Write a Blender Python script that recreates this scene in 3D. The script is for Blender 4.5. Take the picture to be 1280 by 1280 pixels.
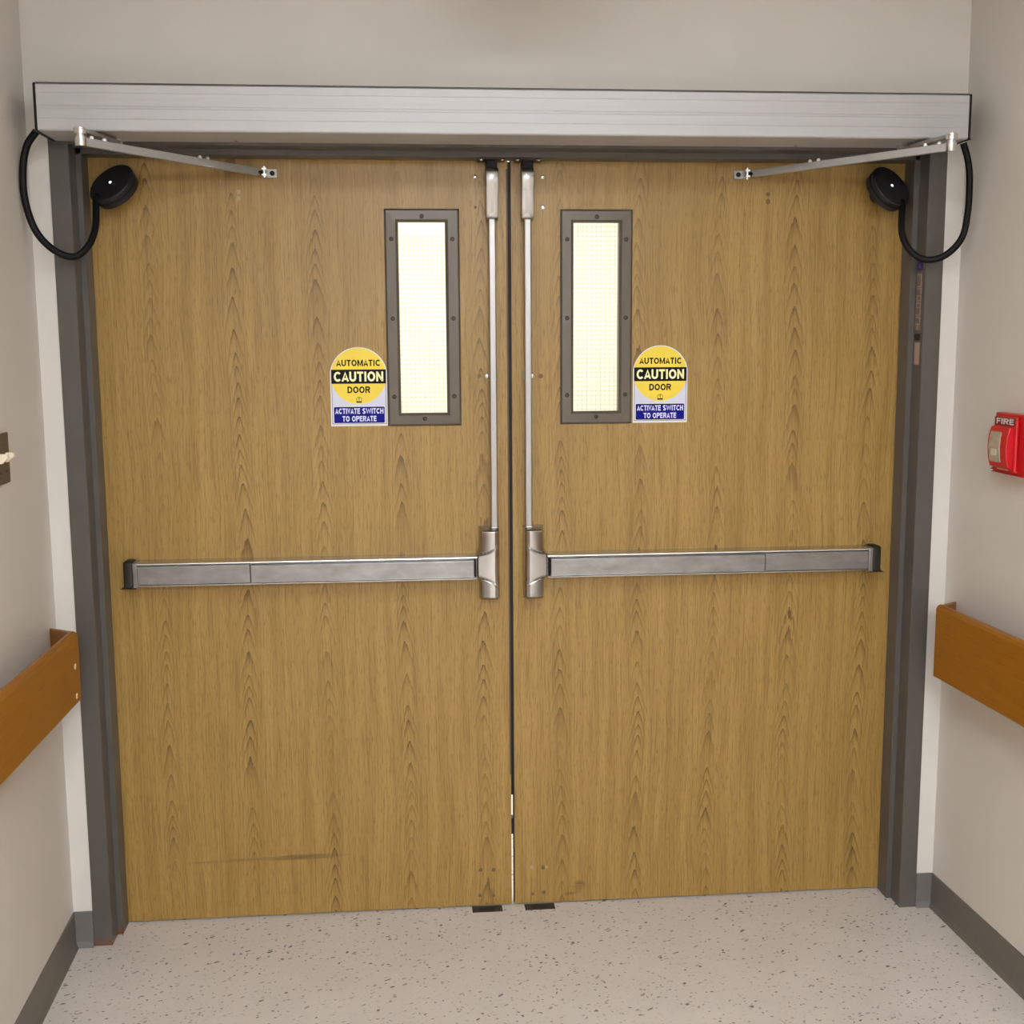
import bpy, bmesh, math, random
from mathutils import Vector, Matrix

# ------------------------------------------------------------------ reset
for o in list(bpy.data.objects):
    bpy.data.objects.remove(o, do_unlink=True)
scene = bpy.context.scene
C = scene.collection
R = random.Random(7)

# ------------------------------------------------------------------ camera
cam_d = bpy.data.cameras.new('camera')
cam = bpy.data.objects.new('camera', cam_d)
C.objects.link(cam)
cam_d.sensor_width = 36.0
cam_d.lens = 41.72
cam_d.clip_start = 0.02
_rt = Vector((0.9962, -0.0873, -0.0060)); _fw = Vector((0.0857, 0.9866, -0.1385)); _fw.normalize()
_rt = (_rt - _fw * _rt.dot(_fw)).normalized(); _up = _rt.cross(_fw)
cam.matrix_world = Matrix(((_rt.x, _up.x, -_fw.x, -0.2813),
                           (_rt.y, _up.y, -_fw.y, -3.1594),
                           (_rt.z, _up.z, -_fw.z, 1.6276),
                           (0, 0, 0, 1)))
scene.camera = cam

# ------------------------------------------------------------------ world, exposure
world = bpy.data.worlds.new('world'); scene.world = world
world.use_nodes = True
world.node_tree.nodes['Background'].inputs[0].default_value = (0.9, 0.95, 1.0, 1)
world.node_tree.nodes['Background'].inputs[1].default_value = 0.05
vs = scene.view_settings
vs.view_transform = 'Standard'; vs.look = 'None'; vs.gamma = 1.0
vs.use_curve_mapping = False
vs.exposure = 0.0

# ceiling light panels of the corridor: (x, y, strength); all flush in the ceiling
CEIL = 2.70
PANELS = [(0.0, -1.75, 12.0), (0.0, -4.6, 70.0), (0.0, -7.4, 70.0)]
LAMP_COLOUR = (0.945, 1.0, 1.09)
FAR_STRENGTH = 8.0

# ------------------------------------------------------------------ node helpers
class NT:
    def __init__(self, name):
        self.m = bpy.data.materials.new(name); self.m.use_nodes = True
        self.t = self.m.node_tree; self.b = self.t.nodes['Principled BSDF']
    def n(self, typ, **kw):
        nd = self.t.nodes.new(typ)
        for k, v in kw.items():
            setattr(nd, k, v)
        return nd
    def put(self, sock, v):
        if isinstance(v, bpy.types.NodeSocket): self.t.links.new(v, sock)
        else: sock.default_value = v
    def math(self, op, a, b=None, c=None, clamp=False):
        nd = self.n('ShaderNodeMath', operation=op, use_clamp=clamp)
        self.put(nd.inputs[0], a)
        if b is not None: self.put(nd.inputs[1], b)
        if c is not None: self.put(nd.inputs[2], c)
        return nd.outputs[0]
    def pos(self):
        g = self.n('ShaderNodeNewGeometry'); s = self.n('ShaderNodeSeparateXYZ')
        self.t.links.new(g.outputs['Position'], s.inputs[0])
        return s.outputs
    def vec(self, x, y, z):
        nd = self.n('ShaderNodeCombineXYZ')
        for i, v in enumerate((x, y, z)): self.put(nd.inputs[i], v)
        return nd.outputs[0]
    def noise(self, v, scale=1.0, detail=2.0, rough=0.5, dist=0.0):
        nd = self.n('ShaderNodeTexNoise')
        self.put(nd.inputs['Vector'], v)
        nd.inputs['Scale'].default_value = scale; nd.inputs['Detail'].default_value = detail
        nd.inputs['Roughness'].default_value = rough; nd.inputs['Distortion'].default_value = dist
        return nd.outputs[0]
    def ramp(self, f, stops):
        nd = self.n('ShaderNodeValToRGB'); e = nd.color_ramp.elements
        while len(e) < len(stops): e.new(0.5)
        for i, (p, c) in enumerate(stops):
            e[i].position = p; e[i].color = (*c, 1) if len(c) == 3 else c
        self.put(nd.inputs[0], f)
        return nd.outputs[0]
    def mix(self, f, a, b, mode='MIX'):
        nd = self.n('ShaderNodeMix', data_type='RGBA', blend_type=mode)
        self.put(nd.inputs[0], f)
        self.put(nd.inputs[6], (*a, 1) if isinstance(a, tuple) else a)
        self.put(nd.inputs[7], (*b, 1) if isinstance(b, tuple) else b)
        return nd.outputs[2]
    def bump(self, h, strength=0.2, dist=0.01):
        nd = self.n('ShaderNodeBump'); nd.inputs['Strength'].default_value = strength
        nd.inputs['Distance'].default_value = dist
        self.put(nd.inputs['Height'], h); self.put(self.b.inputs['Normal'], nd.outputs[0])
    def set(self, **kw):
        for k, v in kw.items():
            s = self.b.inputs[k.replace('_', ' ')]
            self.put(s, (*v, 1) if isinstance(v, tuple) and len(v) == 3 else v)
        return self

def S(r, g, b):
    f = lambda c: (c / 255) / 12.92 if c / 255 <= 0.04045 else (((c / 255) + 0.055) / 1.055) ** 2.4
    return (f(r), f(g), f(b))

def simple(name, col, rough=0.5, metal=0.0, spec=0.5, var=0.06, vscale=40):
    m = NT(name); p = m.pos()
    f = m.noise(m.vec(p[0], p[1], p[2]), vscale, 3)
    lo = tuple(c * (1 - var) for c in col); hi = tuple(min(1, c * (1 + var)) for c in col)
    m.set(Base_Color=m.mix(f, lo, hi), Roughness=rough, Metallic=metal, Specular_IOR_Level=spec)
    return m.m

def wall_mat(name, col):
    m = NT(name); p = m.pos(); v = m.vec(p[0], p[1], p[2])
    f = m.noise(v, 3.0, 4)
    m.set(Base_Color=m.mix(f, tuple(c * 0.96 for c in col), tuple(c * 1.03 for c in col)), Roughness=0.55, Specular_IOR_Level=0.3)
    m.bump(m.noise(v, 260, 3), 0.12, 0.003)
    return m.m

def wood_door(name, marks):
    m = NT(name); p = m.pos(); X, Z = p[0], p[2]
    wob = m.noise(m.vec(m.math('MULTIPLY', X, 3.0), 0.0, m.math('MULTIPLY', Z, 1.4)), 1.0, 2)
    Xd = m.math('ADD', X, m.math('MULTIPLY', m.math('SUBTRACT', wob, 0.5), 0.055))
    t = m.math('DIVIDE', m.math('SUBTRACT', Xd, 0.142), 0.2205)
    k = m.math('ROUND', t)
    xc = m.math('MULTIPLY', m.math('SUBTRACT', t, k), 0.2205)
    wn = m.n('ShaderNodeTexWhiteNoise', noise_dimensions='1D'); m.put(wn.inputs['W'], k)
    ph = wn.outputs['Value']
    # cathedral arches : lines of equal (Z + slope*|x|)
    ax = m.math('SQRT', m.math('ADD', m.math('MULTIPLY', xc, xc), 0.000026))
    w = m.math('ADD', m.math('ADD', Z, m.math('MULTIPLY', ax, 4.0)), m.math('MULTIPLY', ph, 3.7))
    wv = m.noise(m.vec(m.math('MULTIPLY', w, 3.2), m.math('MULTIPLY', k, 5.3), 0.0), 1.0, 2)
    wf = m.noise(m.vec(m.math('MULTIPLY', X, 160.0), 1.0, m.math('MULTIPLY', Z, 14.0)), 1.0, 2)
    w2 = m.math('ADD', m.math('ADD', w, m.math('MULTIPLY', wv, 0.34)), m.math('MULTIPLY', wf, 0.020))
    fr = m.math('FRACT', m.math('DIVIDE', w2, 0.058))
    line = m.math('POWER', fr, 4.0)
    env = m.math('POWER', 2.718, m.math('MULTIPLY', m.math('MULTIPLY', xc, xc), -2600.0))
    amp = m.noise(m.vec(m.math('MULTIPLY', k, 3.1), 0.0, m.math('MULTIPLY', Z, 3.2)), 1.0, 1)
    amp = m.math('MULTIPLY', m.math('SUBTRACT', amp, 0.24), 2.8, clamp=True)
    arch = m.math('MULTIPLY', m.math('MULTIPLY', line, env), amp)
    # straight grain
    g1 = m.noise(m.vec(m.math('MULTIPLY', Xd, 210.0), 0.0, m.math('MULTIPLY', Z, 5.0)), 1.0, 3, 0.6)
    g2 = m.noise(m.vec(m.math('MULTIPLY', Xd, 34.0), 3.0, m.math('MULTIPLY', Z, 1.3)), 1.0, 2)
    g3 = m.noise(m.vec(m.math('MULTIPLY', X, 300.0), 7.0, m.math('MULTIPLY', Z, 34.0)), 1.0, 2)
    base = m.mix(m.math('MULTIPLY_ADD', m.math('SUBTRACT', g2, 0.5), 1.6, 0.5, clamp=True), WOOD_LO, WOOD_HI)
    d1 = m.math('MULTIPLY', m.math('SUBTRACT', 0.51, g1), 3.4, clamp=True)
    c = m.mix(m.math('MULTIPLY', d1, 0.66), base, WOOD_DK)
    d3 = m.math('MULTIPLY', m.math('SUBTRACT', 0.49, g3), 3.4, clamp=True)
    c = m.mix(m.math('MULTIPLY', d3, 0.62), c, WOOD_DK)
    c = m.mix(m.math('MULTIPLY', arch, 0.95, clamp=True), c, WOOD_ARCH)
    # scuffs with a shape of their own: (x, z, half-width, half-height, strength)
    for (sx, sz, rx, rz, st) in marks:
        ex = m.math('DIVIDE', m.math('SUBTRACT', X, sx), rx)
        nz = m.noise(m.vec(m.math('MULTIPLY', X, 9.0), sx, m.math('MULTIPLY', Z, 90.0)), 1.0, 3)
        ez = m.math('DIVIDE', m.math('SUBTRACT', m.math('ADD', Z, m.math('MULTIPLY', ex, -0.003)), sz), rz)
        rr = m.math('ADD', m.math('MULTIPLY', ex, ex), m.math('MULTIPLY', ez, ez))
        f = m.math('MULTIPLY', m.math('SUBTRACT', 1.0, rr, clamp=True), m.math('MULTIPLY', m.math('SUBTRACT', nz, 0.25, clamp=True), 2.2 * st), clamp=True)
        c = m.mix(f, c, SCUFF)
    m.set(Base_Color=c, Roughness=0.36, Specular_IOR_Level=0.45)
    m.bump(m.math('SUBTRACT', 0.0, m.math('ADD', d1, m.math('MULTIPLY', arch, 1.5))), 0.10, 0.001)
    return m.m

WOOD_LO, WOOD_HI, WOOD_DK, WOOD_ARCH = S(147, 115, 56), S(176, 142, 78), S(100, 72, 29), S(74, 50, 18)
SCUFF = S(84, 62, 34)

def oak(name):
    m = NT(name); p = m.pos()
    f = m.noise(m.vec(m.math('MULTIPLY', p[0], 3.0), m.math('MULTIPLY', p[1], 5.0), m.math('MULTIPLY', p[2], 46.0)), 1.0, 4, 0.6, 0.8)
    g = m.noise(m.vec(p[0], m.math('MULTIPLY', p[1], 12.0), m.math('MULTIPLY', p[2], 160.0)), 1.0, 2)
    c = m.mix(f, S(134, 82, 6), S(160, 102, 18))
    c = m.mix(m.math('MULTIPLY', m.math('SUBTRACT', 0.5, g), 1.4, clamp=True), c, S(102, 60, 8))
    m.set(Base_Color=c, Roughness=0.38, Specular_IOR_Level=0.45)
    return m.m

def floor_mat():
    m = NT('speckled_vinyl'); p = m.pos()
    v = m.vec(p[0], p[1], 0.0)
    base = m.mix(m.noise(v, 5.0, 3), S(196, 187, 177), S(212, 203, 193))
    base = m.mix(m.math('MULTIPLY', m.math('SUBTRACT', m.noise(v, 420, 2), 0.5), 1.2, clamp=True), base, S(232, 226, 218))
    def flecks(scale, thr, seed, dens, stretch):
        w = m.noise(m.vec(m.math('MULTIPLY', p[0], 30.0), m.math('MULTIPLY', p[1], 30.0), seed), 1.0, 1)
        vo = m.n('ShaderNodeTexVoronoi', feature='F1', distance='EUCLIDEAN')
        m.put(vo.inputs['Vector'], m.vec(m.math('ADD', m.math('MULTIPLY', p[0], stretch), m.math('MULTIPLY', w, 0.02)),
                                         m.math('ADD', p[1], m.math('MULTIPLY', w, 0.03)), seed))
        vo.inputs['Scale'].default_value = scale
        s = m.n('ShaderNodeSeparateColor'); m.t.links.new(vo.outputs['Color'], s.inputs[0])
        a = m.math('LESS_THAN', s.outputs[0], dens)
        b = m.math('LESS_THAN', vo.outputs['Distance'], m.math('MULTIPLY', s.outputs[1], thr))
        return m.math('MULTIPLY', a, b)
    base = m.mix(m.math('MULTIPLY', flecks(120, 0.45, 3.0, 0.55, 0.8), 0.30), base, S(168, 160, 150))
    base = m.mix(m.math('MULTIPLY', flecks(105, 0.40, 11.0, 0.44, 0.75), 0.55), base, S(98, 90, 82))
    base = m.mix(m.math('MULTIPLY', flecks(90, 0.36, 23.0, 0.24, 0.7), 0.8), base, S(66, 60, 56))
    m.set(Base_Color=base, Roughness=0.42, Specular_IOR_Level=0.4)
    return m.m

def brushed(name, col, rough, axis, metal=0.85, lines=0.10, scale=900):
    m = NT(name); p = m.pos()
    sc = [6.0, 6.0, 6.0]
    for i in range(3):
        if i != axis: sc[i] = scale
    f = m.noise(m.vec(*[m.math('MULTIPLY', p[i], sc[i]) for i in range(3)]), 1.0, 2)
    g = m.noise(m.vec(*[m.math('MULTIPLY', p[i], sc[i] / 14) for i in range(3)]), 1.0, 3)
    ff = m.math('ADD', m.math('MULTIPLY', f, 0.5), m.math('MULTIPLY', g, 0.5))
    c = m.mix(m.math('MULTIPLY_ADD', m.math('SUBTRACT', ff, 0.5), 2.0, 0.5, clamp=True), tuple(x * (1 - lines) for x in col), tuple(min(1, x * (1 + lines)) for x in col))
    m.set(Base_Color=c, Roughness=rough, Metallic=metal)
    m.bump(f, 0.05, 0.0005)
    return m.m

def smudged(name):
    """satin steel with cloudy hand marks"""
    m = NT(name); p = m.pos()
    f = m.noise(m.vec(m.math('MULTIPLY', p[0], 900.0 / 150), p[1], m.math('MULTIPLY', p[2], 900.0)), 1.0, 2)
    g = m.noise(m.vec(m.math('MULTIPLY', p[0], 13.0), p[1], m.math('MULTIPLY', p[2], 26.0)), 1.0, 4, 0.6)
    gg = m.math('MULTIPLY_ADD', m.math('SUBTRACT', g, 0.5), 2.6, 0.5, clamp=True)
    c = m.mix(gg, (0.235, 0.228, 0.218), (0.345, 0.342, 0.335))
    c = m.mix(m.math('MULTIPLY', f, 0.2), c, (0.27, 0.268, 0.265))
    m.set(Base_Color=c, Roughness=0.36, Metallic=0.9)
    return m.m

def emission(name, col, st):
    m = NT(name); p = m.pos()
    f = m.noise(m.vec(p[0], p[1], p[2]), 2.0, 1)
    m.set(Base_Color=(0.8, 0.8, 0.8), Emission_Color=m.mix(f, tuple(c * 0.99 for c in col), col), Emission_Strength=st)
    return m.m

def frame_paint():
    m = NT('grey_frame_paint'); p = m.pos()
    n = m.noise(m.vec(p[0], p[1], p[2]), 18, 3)
    c = m.mix(n, S(83, 79, 74), S(91, 87, 82))
    # rust at the foot of the left jamb
    rz = m.math('SUBTRACT', 1.0, m.math('DIVIDE', p[2], 0.026), clamp=True)
    rx = m.math('LESS_THAN', p[0], -1.0)
    rn = m.noise(m.vec(p[0], p[1], p[2]), 34, 3)
    f = m.math('MULTIPLY', m.math('MULTIPLY', rz, rx), m.math('MULTIPLY', rn, 2.4), clamp=True)
    m.set(Base_Color=m.mix(f, c, S(112, 72, 50)), Roughness=0.38, Specular_IOR_Level=0.45)
    return m.m

def glass_mat(name, tint):
    m = NT(name); p = m.pos(); nt = m.t
    out = [n for n in nt.nodes if n.type == 'OUTPUT_MATERIAL'][0]
    tr = m.n('ShaderNodeBsdfTransparent'); gl = m.n('ShaderNodeBsdfGlossy')
    n = m.noise(m.vec(p[0], p[1], p[2]), 6, 2)
    m.put(tr.inputs[0], m.mix(n, tuple(c * 0.985 for c in tint), tint))
    gl.inputs['Roughness'].default_value = 0.05
    fz = m.n('ShaderNodeFresnel'); fz.inputs[0].default_value = 1.22
    mx = m.n('ShaderNodeMixShader')
    nt.links.new(fz.outputs[0], mx.inputs[0]); nt.links.new(tr.outputs[0], mx.inputs[1]); nt.links.new(gl.outputs[0], mx.inputs[2])
    nt.links.new(mx.outputs[0], out.inputs[0])
    return m.m

M = dict(
    wall=wall_mat('beige_wall_paint', S(211, 204, 194)),
    wallback=wall_mat('pale_wall_paint', S(215, 210, 202)),
    ceil=wall_mat('white_ceiling', S(228, 225, 218)),
    farwall=wall_mat('cream_wall_paint', S(240, 239, 228)),
    floor=floor_mat(),
    base=simple('grey_vinyl_base', S(104, 98, 90), 0.45),
    base2=simple('grey_vinyl_base_end', S(110, 106, 101), 0.45),
    frame=frame_paint(),
    door_l=wood_door('oak_laminate_door_scuffed', [(-0.60, 0.176, 0.14, 0.010, 1.0), (-0.80, 0.174, 0.14, 0.006, 0.55)]),
    door_r=wood_door('oak_laminate_door_stained', [(0.196, 0.050, 0.022, 0.024, 1.1), (0.165, 0.027, 0.03, 0.006, 0.7)]),
    edge=simple('dark_door_edge', S(70, 46, 22), 0.5),
    seal=simple('black_brown_seal', S(30, 20, 14), 0.6),
    alu=brushed('brushed_aluminium_housing', (0.53, 0.53, 0.53), 0.62, 0, 0.55, 0.08),
    alu_arm=brushed('aluminium_arm', (0.40, 0.39, 0.37), 0.42, 0, 0.7, 0.06),
    chrome=simple('bright_steel', (0.80, 0.79, 0.77), 0.18, 1.0, 0.5, 0.03),
    steel=smudged('handled_stainless'),
    steel_lip=brushed('highlight_stainless_rail', (0.62, 0.61, 0.59), 0.24, 0, 0.95, 0.06),  # lighter steel colour stands for the highlight stripe along the lips
    steel_v=brushed('satin_stainless_vertical', (0.34, 0.325, 0.31), 0.36, 2, 0.95, 0.05),
    steel_h=simple('cast_satin_steel', (0.40, 0.39, 0.375), 0.20, 1.0, 0.5, 0.04, 8),
    black=simple('black_plastic', S(38, 37, 39), 0.42, 0, 0.4),
    matte=simple('matte_black_rubber', S(11, 10, 10), 0.5, 0, 0.22),
    capdark=simple('dark_bronze_cap', S(38, 33, 25), 0.45, 0, 0.25),
    bronze=simple('grey_bronze_lite_frame', S(94, 85, 73), 0.36, 0.15, 0.5, 0.04),
    screwdk=simple('bronze_screw', S(62, 55, 46), 0.35, 0.5),
    stud=simple('stud_white_glint', S(246, 244, 240), 0.2, 0.2),  # near-white colour paints the glint on the arm studs
    screwlt=simple('steel_screw', (0.72, 0.70, 0.66), 0.25, 1.0),
    patch=simple('filled_screw_hole', S(112, 84, 58), 0.5),
    patchlt=simple('pale_filled_screw_hole', S(168, 142, 110), 0.45),
    glass_l=glass_mat('clear_wired_glass', (0.955, 0.975, 0.93)),
    glass_r=glass_mat('clear_wired_glass_warm', (0.98, 0.96, 0.92)),
    wire=simple('glass_wire', S(150, 148, 132), 0.4, 0.2),
    oak=oak('oak_handrail'),
    dowel=simple('pale_plug', S(226, 192, 152), 0.5),
    s_white=simple('sign_white', S(226, 224, 222), 0.4, 0, 0.4, 0.02),
    s_grey=simple('sign_grey_line', S(120, 120, 126), 0.4, 0, 0.4, 0.02),
    s_pale=simple('sign_pale_lilac', S(212, 212, 228), 0.4, 0, 0.4, 0.02),
    s_yellow=simple('sign_yellow', S(240, 212, 66), 0.4, 0, 0.4, 0.03),
    s_black=simple('sign_black', S(18, 10, 12), 0.4, 0, 0.12, 0.02),
    s_ink=simple('sign_dark_brown_ink', S(34, 16, 8), 0.4, 0, 0.12, 0.02),
    s_cream=simple('sign_cream_letters', S(250, 246, 190), 0.4, 0, 0.4, 0.02),
    s_blue=simple('sign_blue', S(12, 12, 128), 0.4, 0, 0.12, 0.03),
    s_lilac=simple('sign_white_letters', S(224, 226, 250), 0.4, 0, 0.4, 0.02),
    red=simple('fire_alarm_red', S(196, 20, 30), 0.3, 0, 0.5, 0.04),
    lens=simple('clear_strobe_lens', S(170, 158, 140), 0.12, 0.0, 0.6, 0.25, 70),
    darkred=simple('dark_red_recess', S(96, 14, 16), 0.4),
    brown_plate=brushed('bronze_switch_plate', S(98, 84, 64), 0.4, 2, 0.4, 0.06),
    ivory=simple('ivory_toggle', S(244, 232, 204), 0.35),
    navy=simple('navy_label', S(44, 34, 112), 0.45),
    pink=simple('pinkish_print', S(176, 148, 132), 0.5),
    tape=simple('beige_tape', S(166, 146, 132), 0.55),
    labelbk=simple('black_label', S(26, 20, 16), 0.5),
    strike=simple('dark_floor_strike', S(66, 60, 50), 0.38, 0.6, 0.5, 0.25, 60),
    lamp=None, led=emission('green_white_led', (0.75, 1.0, 0.75), 6.0),
    trimwhite=simple('white_lamp_trim', S(235, 235, 232), 0.4),
)

# ------------------------------------------------------------------ mesh helpers
def link(o, parent=None):
    C.objects.link(o)
    if parent is not None:
        o.parent = parent
        o.matrix_parent_inverse = Matrix.Identity(4)
    return o

def tag(o, label=None, cat=None, group=None, kind=None):
    if label: o['label'] = label
    if cat: o['category'] = cat
    if group: o['group'] = group
    if kind: o['kind'] = kind
    return o

def wloc(o):
    v = Vector((0, 0, 0))
    while o is not None:
        v = v + Vector(o.location); o = o.parent
    return v

def thing(name, loc, label, cat, group=None, kind=None):
    o = bpy.data.objects.new(name, None); o.empty_display_size = 0.05
    link(o); o.location = loc
    return tag(o, label, cat, group, kind)

def mesh_obj(name, bm, mat, parent=None, smooth=False, base=None, bevel=None, seg=2):
    """bm in world coordinates; the object's origin goes to its own base centre"""
    if bevel:
        bmesh.ops.remove_doubles(bm, verts=bm.verts, dist=1e-6)
        bmesh.ops.bevel(bm, geom=[e for e in bm.edges if len(e.link_faces) == 2 and e.calc_face_angle(0) > 0.5],
                        offset=bevel, segments=seg, profile=0.5, affect='EDGES', clamp_overlap=True)
    bmesh.ops.recalc_face_normals(bm, faces=bm.faces)
    xs = [v.co.x for v in bm.verts]; ys = [v.co.y for v in bm.verts]; zs = [v.co.z for v in bm.verts]
    org = Vector(base) if base else Vector(((min(xs) + max(xs)) / 2, (min(ys) + max(ys)) / 2, min(zs)))
    for v in bm.verts: v.co -= org
    me = bpy.data.meshes.new(name); bm.to_mesh(me); bm.free()
    mats = mat if isinstance(mat, (list, tuple)) else [mat]
    for mm in mats: me.materials.append(mm)
    if smooth:
        for p in me.polygons: p.use_smooth = True
        me.set_sharp_from_angle(angle=math.radians(35))
    o = bpy.data.objects.new(name, me); link(o, parent)
    o.location = org - (wloc(parent) if parent is not None else Vector((0, 0, 0)))
    return o

def copy_at(src, loc, parent):
    o = src.copy(); link(o, parent)
    o.location = Vector(loc) - wloc(parent)
    return o

def box(bm, x0, x1, y0, y1, z0, z1):
    vs_ = [bm.verts.new(p) for p in ((x0, y0, z0), (x1, y0, z0), (x1, y1, z0), (x0, y1, z0), (x0, y0, z1), (x1, y0, z1), (x1, y1, z1), (x0, y1, z1))]
    fs = []
    for f in ((0, 1, 2, 3), (4, 5, 6, 7), (0, 1, 5, 4), (1, 2, 6, 5), (2, 3, 7, 6), (3, 0, 4, 7)):
        fs.append(bm.faces.new([vs_[i] for i in f]))
    return fs

def B(*boxes):
    bm = bmesh.new()
    for b in boxes: box(bm, *b)
    return bm

def prism(pts, axis, a, b):
    """closed polygon pts in the two other axes, extruded from a to b along axis"""
    bm = bmesh.new()
    def mk(p, t):
        if axis == 'z': return (p[0], p[1], t)
        if axis == 'x': return (t, p[0], p[1])
        return (p[0], t, p[1])
    A = [bm.verts.new(mk(p, a)) for p in pts]; D = [bm.verts.new(mk(p, b)) for p in pts]
    bm.faces.new(A); bm.faces.new(list(reversed(D)))
    n = len(pts)
    for i in range(n):
        bm.faces.new([A[i], D[i], D[(i + 1) % n], A[(i + 1) % n]])
    return bm

def cyl(bm, p0, p1, r0, r1=None, seg=20, cap=True):
    p0, p1 = Vector(p0), Vector(p1); r1 = r0 if r1 is None else r1
    d = (p1 - p0).normalized(); a = d.orthogonal().normalized(); b = d.cross(a)
    def ring(p, r): return [bm.verts.new(p + a * (r * math.cos(2 * math.pi * i / seg)) + b * (r * math.sin(2 * math.pi * i / seg))) for i in range(seg)]
    A, D = ring(p0, r0), ring(p1, r1)
    for i in range(seg): bm.faces.new([A[i], A[(i + 1) % seg], D[(i + 1) % seg], D[i]])
    if cap: bm.faces.new(list(reversed(A))); bm.faces.new(D)
    return bm

def revolve(bm, base, axis, prof, seg=32):
    """prof: list of (radius, distance along axis)"""
    base, d = Vector(base), Vector(axis).normalized(); a = d.orthogonal().normalized(); b = d.cross(a)
    rings = []
    for r, h in prof:
        c = base + d * h
        if r < 1e-6: rings.append([bm.verts.new(c)])
        else: rings.append([bm.verts.new(c + a * (r * math.cos(2 * math.pi * i / seg)) + b * (r * math.sin(2 * math.pi * i / seg))) for i in range(seg)])
    for A, D in zip(rings[:-1], rings[1:]):
        for i in range(seg):
            j = (i + 1) % seg
            if len(A) == 1 and len(D) == 1: continue
            if len(A) == 1: bm.faces.new([A[0], D[i], D[j]])
            elif len(D) == 1: bm.faces.new([A[i], A[j], D[0]])
            else: bm.faces.new([A[i], A[j], D[j], D[i]])
    return bm

def catmull(pts, n=10):
    P = [Vector(p) for p in pts]; P = [P[0] * 2 - P[1]] + P + [P[-1] * 2 - P[-2]]
    out = []
    for i in range(1, len(P) - 2):
        for k in range(n):
            t = k / n; a, b, c, d = P[i - 1], P[i], P[i + 1], P[i + 2]
            out.append(0.5 * ((2 * b) + (c - a) * t + (2 * a - 5 * b + 4 * c - d) * t * t + (3 * b - a - 3 * c + d) * t ** 3))
    out.append(P[-2]); return out

def tube(bm, pts, r, seg=14):
    up = Vector((0, 1, 0)); prev = None
    for i, p in enumerate(pts):
        d = (pts[min(i + 1, len(pts) - 1)] - pts[max(i - 1, 0)]).normalized()
        a = (up - d * up.dot(d)).normalized(); b = d.cross(a)
        ring = [bm.verts.new(p + a * (r * math.cos(2 * math.pi * k / seg)) + b * (r * math.sin(2 * math.pi * k / seg))) for k in range(seg)]
        if prev:
            for k in range(seg): bm.faces.new([prev[k], prev[(k + 1) % seg], ring[(k + 1) % seg], ring[k]])
        else: bm.faces.new(list(reversed(ring)))
        prev = ring
    bm.faces.new(prev); return bm

# ------------------------------------------------------------------ dimensions (metres)
A = 1.1176          # half clear opening between jamb rabbets
FW = 0.0494         # face width of the frame
R1 = 0.0564         # depth of the near rabbet
ST = 0.0147         # height of the stop
D = 0.1242          # door face
H = 2.1357          # underside of the frame head
XL, XR = -1.2185, 1.2161
SL, SR = 0.030, 0.042      # the side walls run slightly out of square
YEND = -9.5
YF = -0.004         # front of frame face

def xl(y): return XL + SL * (-y)
def xr(y): return XR + SR * (-y)

# ------------------------------------------------------------------ structure
bm = B((-3.6, 3.6, YEND - 0.3, 4.2, -0.08, 0.0))
tag(mesh_obj('floor', bm, M['floor']), 'pale grey vinyl floor with dark speckles', 'floor', kind='structure')
bm = B((-2.2, -A - FW + 0.012, 0, 0.165, 0, CEIL + 0.08), (A + FW - 0.012, 2.2, 0, 0.165, 0, CEIL + 0.08), (-A - FW + 0.012, A + FW - 0.012, 0, 0.165, H + FW - 0.012, CEIL + 0.08))
tag(mesh_obj('wall_back', bm, M['wallback']), 'light wall around and above the double doors', 'wall', kind='structure')
bm = prism([(xl(0), 0), (xl(YEND), YEND), (xl(YEND) - 0.12, YEND), (xl(0) - 0.12, 0)], 'z', 0, CEIL + 0.05)
tag(mesh_obj('wall_left', bm, M['wall']), 'beige corridor wall left of the doors', 'wall', kind='structure')
bm = prism([(xr(0), 0), (xr(YEND), YEND), (xr(YEND) + 0.12, YEND), (xr(0) + 0.12, 0)], 'z', 0, CEIL + 0.05)
tag(mesh_obj('wall_right', bm, M['wall']), 'beige corridor wall right of the doors', 'wall', kind='structure')
bm = B((-2.2, 2.2, YEND - 0.12, YEND, 0, CEIL + 0.05))
tag(mesh_obj('wall_end', bm, M['wall']), 'beige end wall of the corridor behind the viewer', 'wall', kind='structure')
bm = B((-2.2, 2.2, YEND, 0.0, CEIL, CEIL + 0.08))
tag(mesh_obj('ceiling', bm, M['ceil']), 'white corridor ceiling with flush light panels', 'ceiling', kind='structure')
# the space beyond the doors
bm = B((-2.6, 2.6, 3.4, 3.5, 0, 3.0))
tag(mesh_obj('wall_far', bm, M['farwall']), 'bright cream wall seen through the wired glass panes', 'wall', kind='structure')
for s, nm in ((-1, 'wall_far_left'), (1, 'wall_far_right')):
    bm = B((s * 2.5 - 0.05, s * 2.5 + 0.05, 0.165, 3.4, 0, 3.0))
    tag(mesh_obj(nm, bm, M['farwall']), 'cream side wall %s beyond the doors' % ('left' if s < 0 else 'right'), 'wall', kind='structure')
bm = B((-2.6, 2.6, 0.165, 3.4, 2.9, 3.0), (-2.6, 2.6, 0.12, 0.165, CEIL + 0.08, 3.0))
tag(mesh_obj('ceiling_far', bm, M['ceil']), 'white ceiling of the room beyond the doors', 'ceiling', kind='structure')

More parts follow.
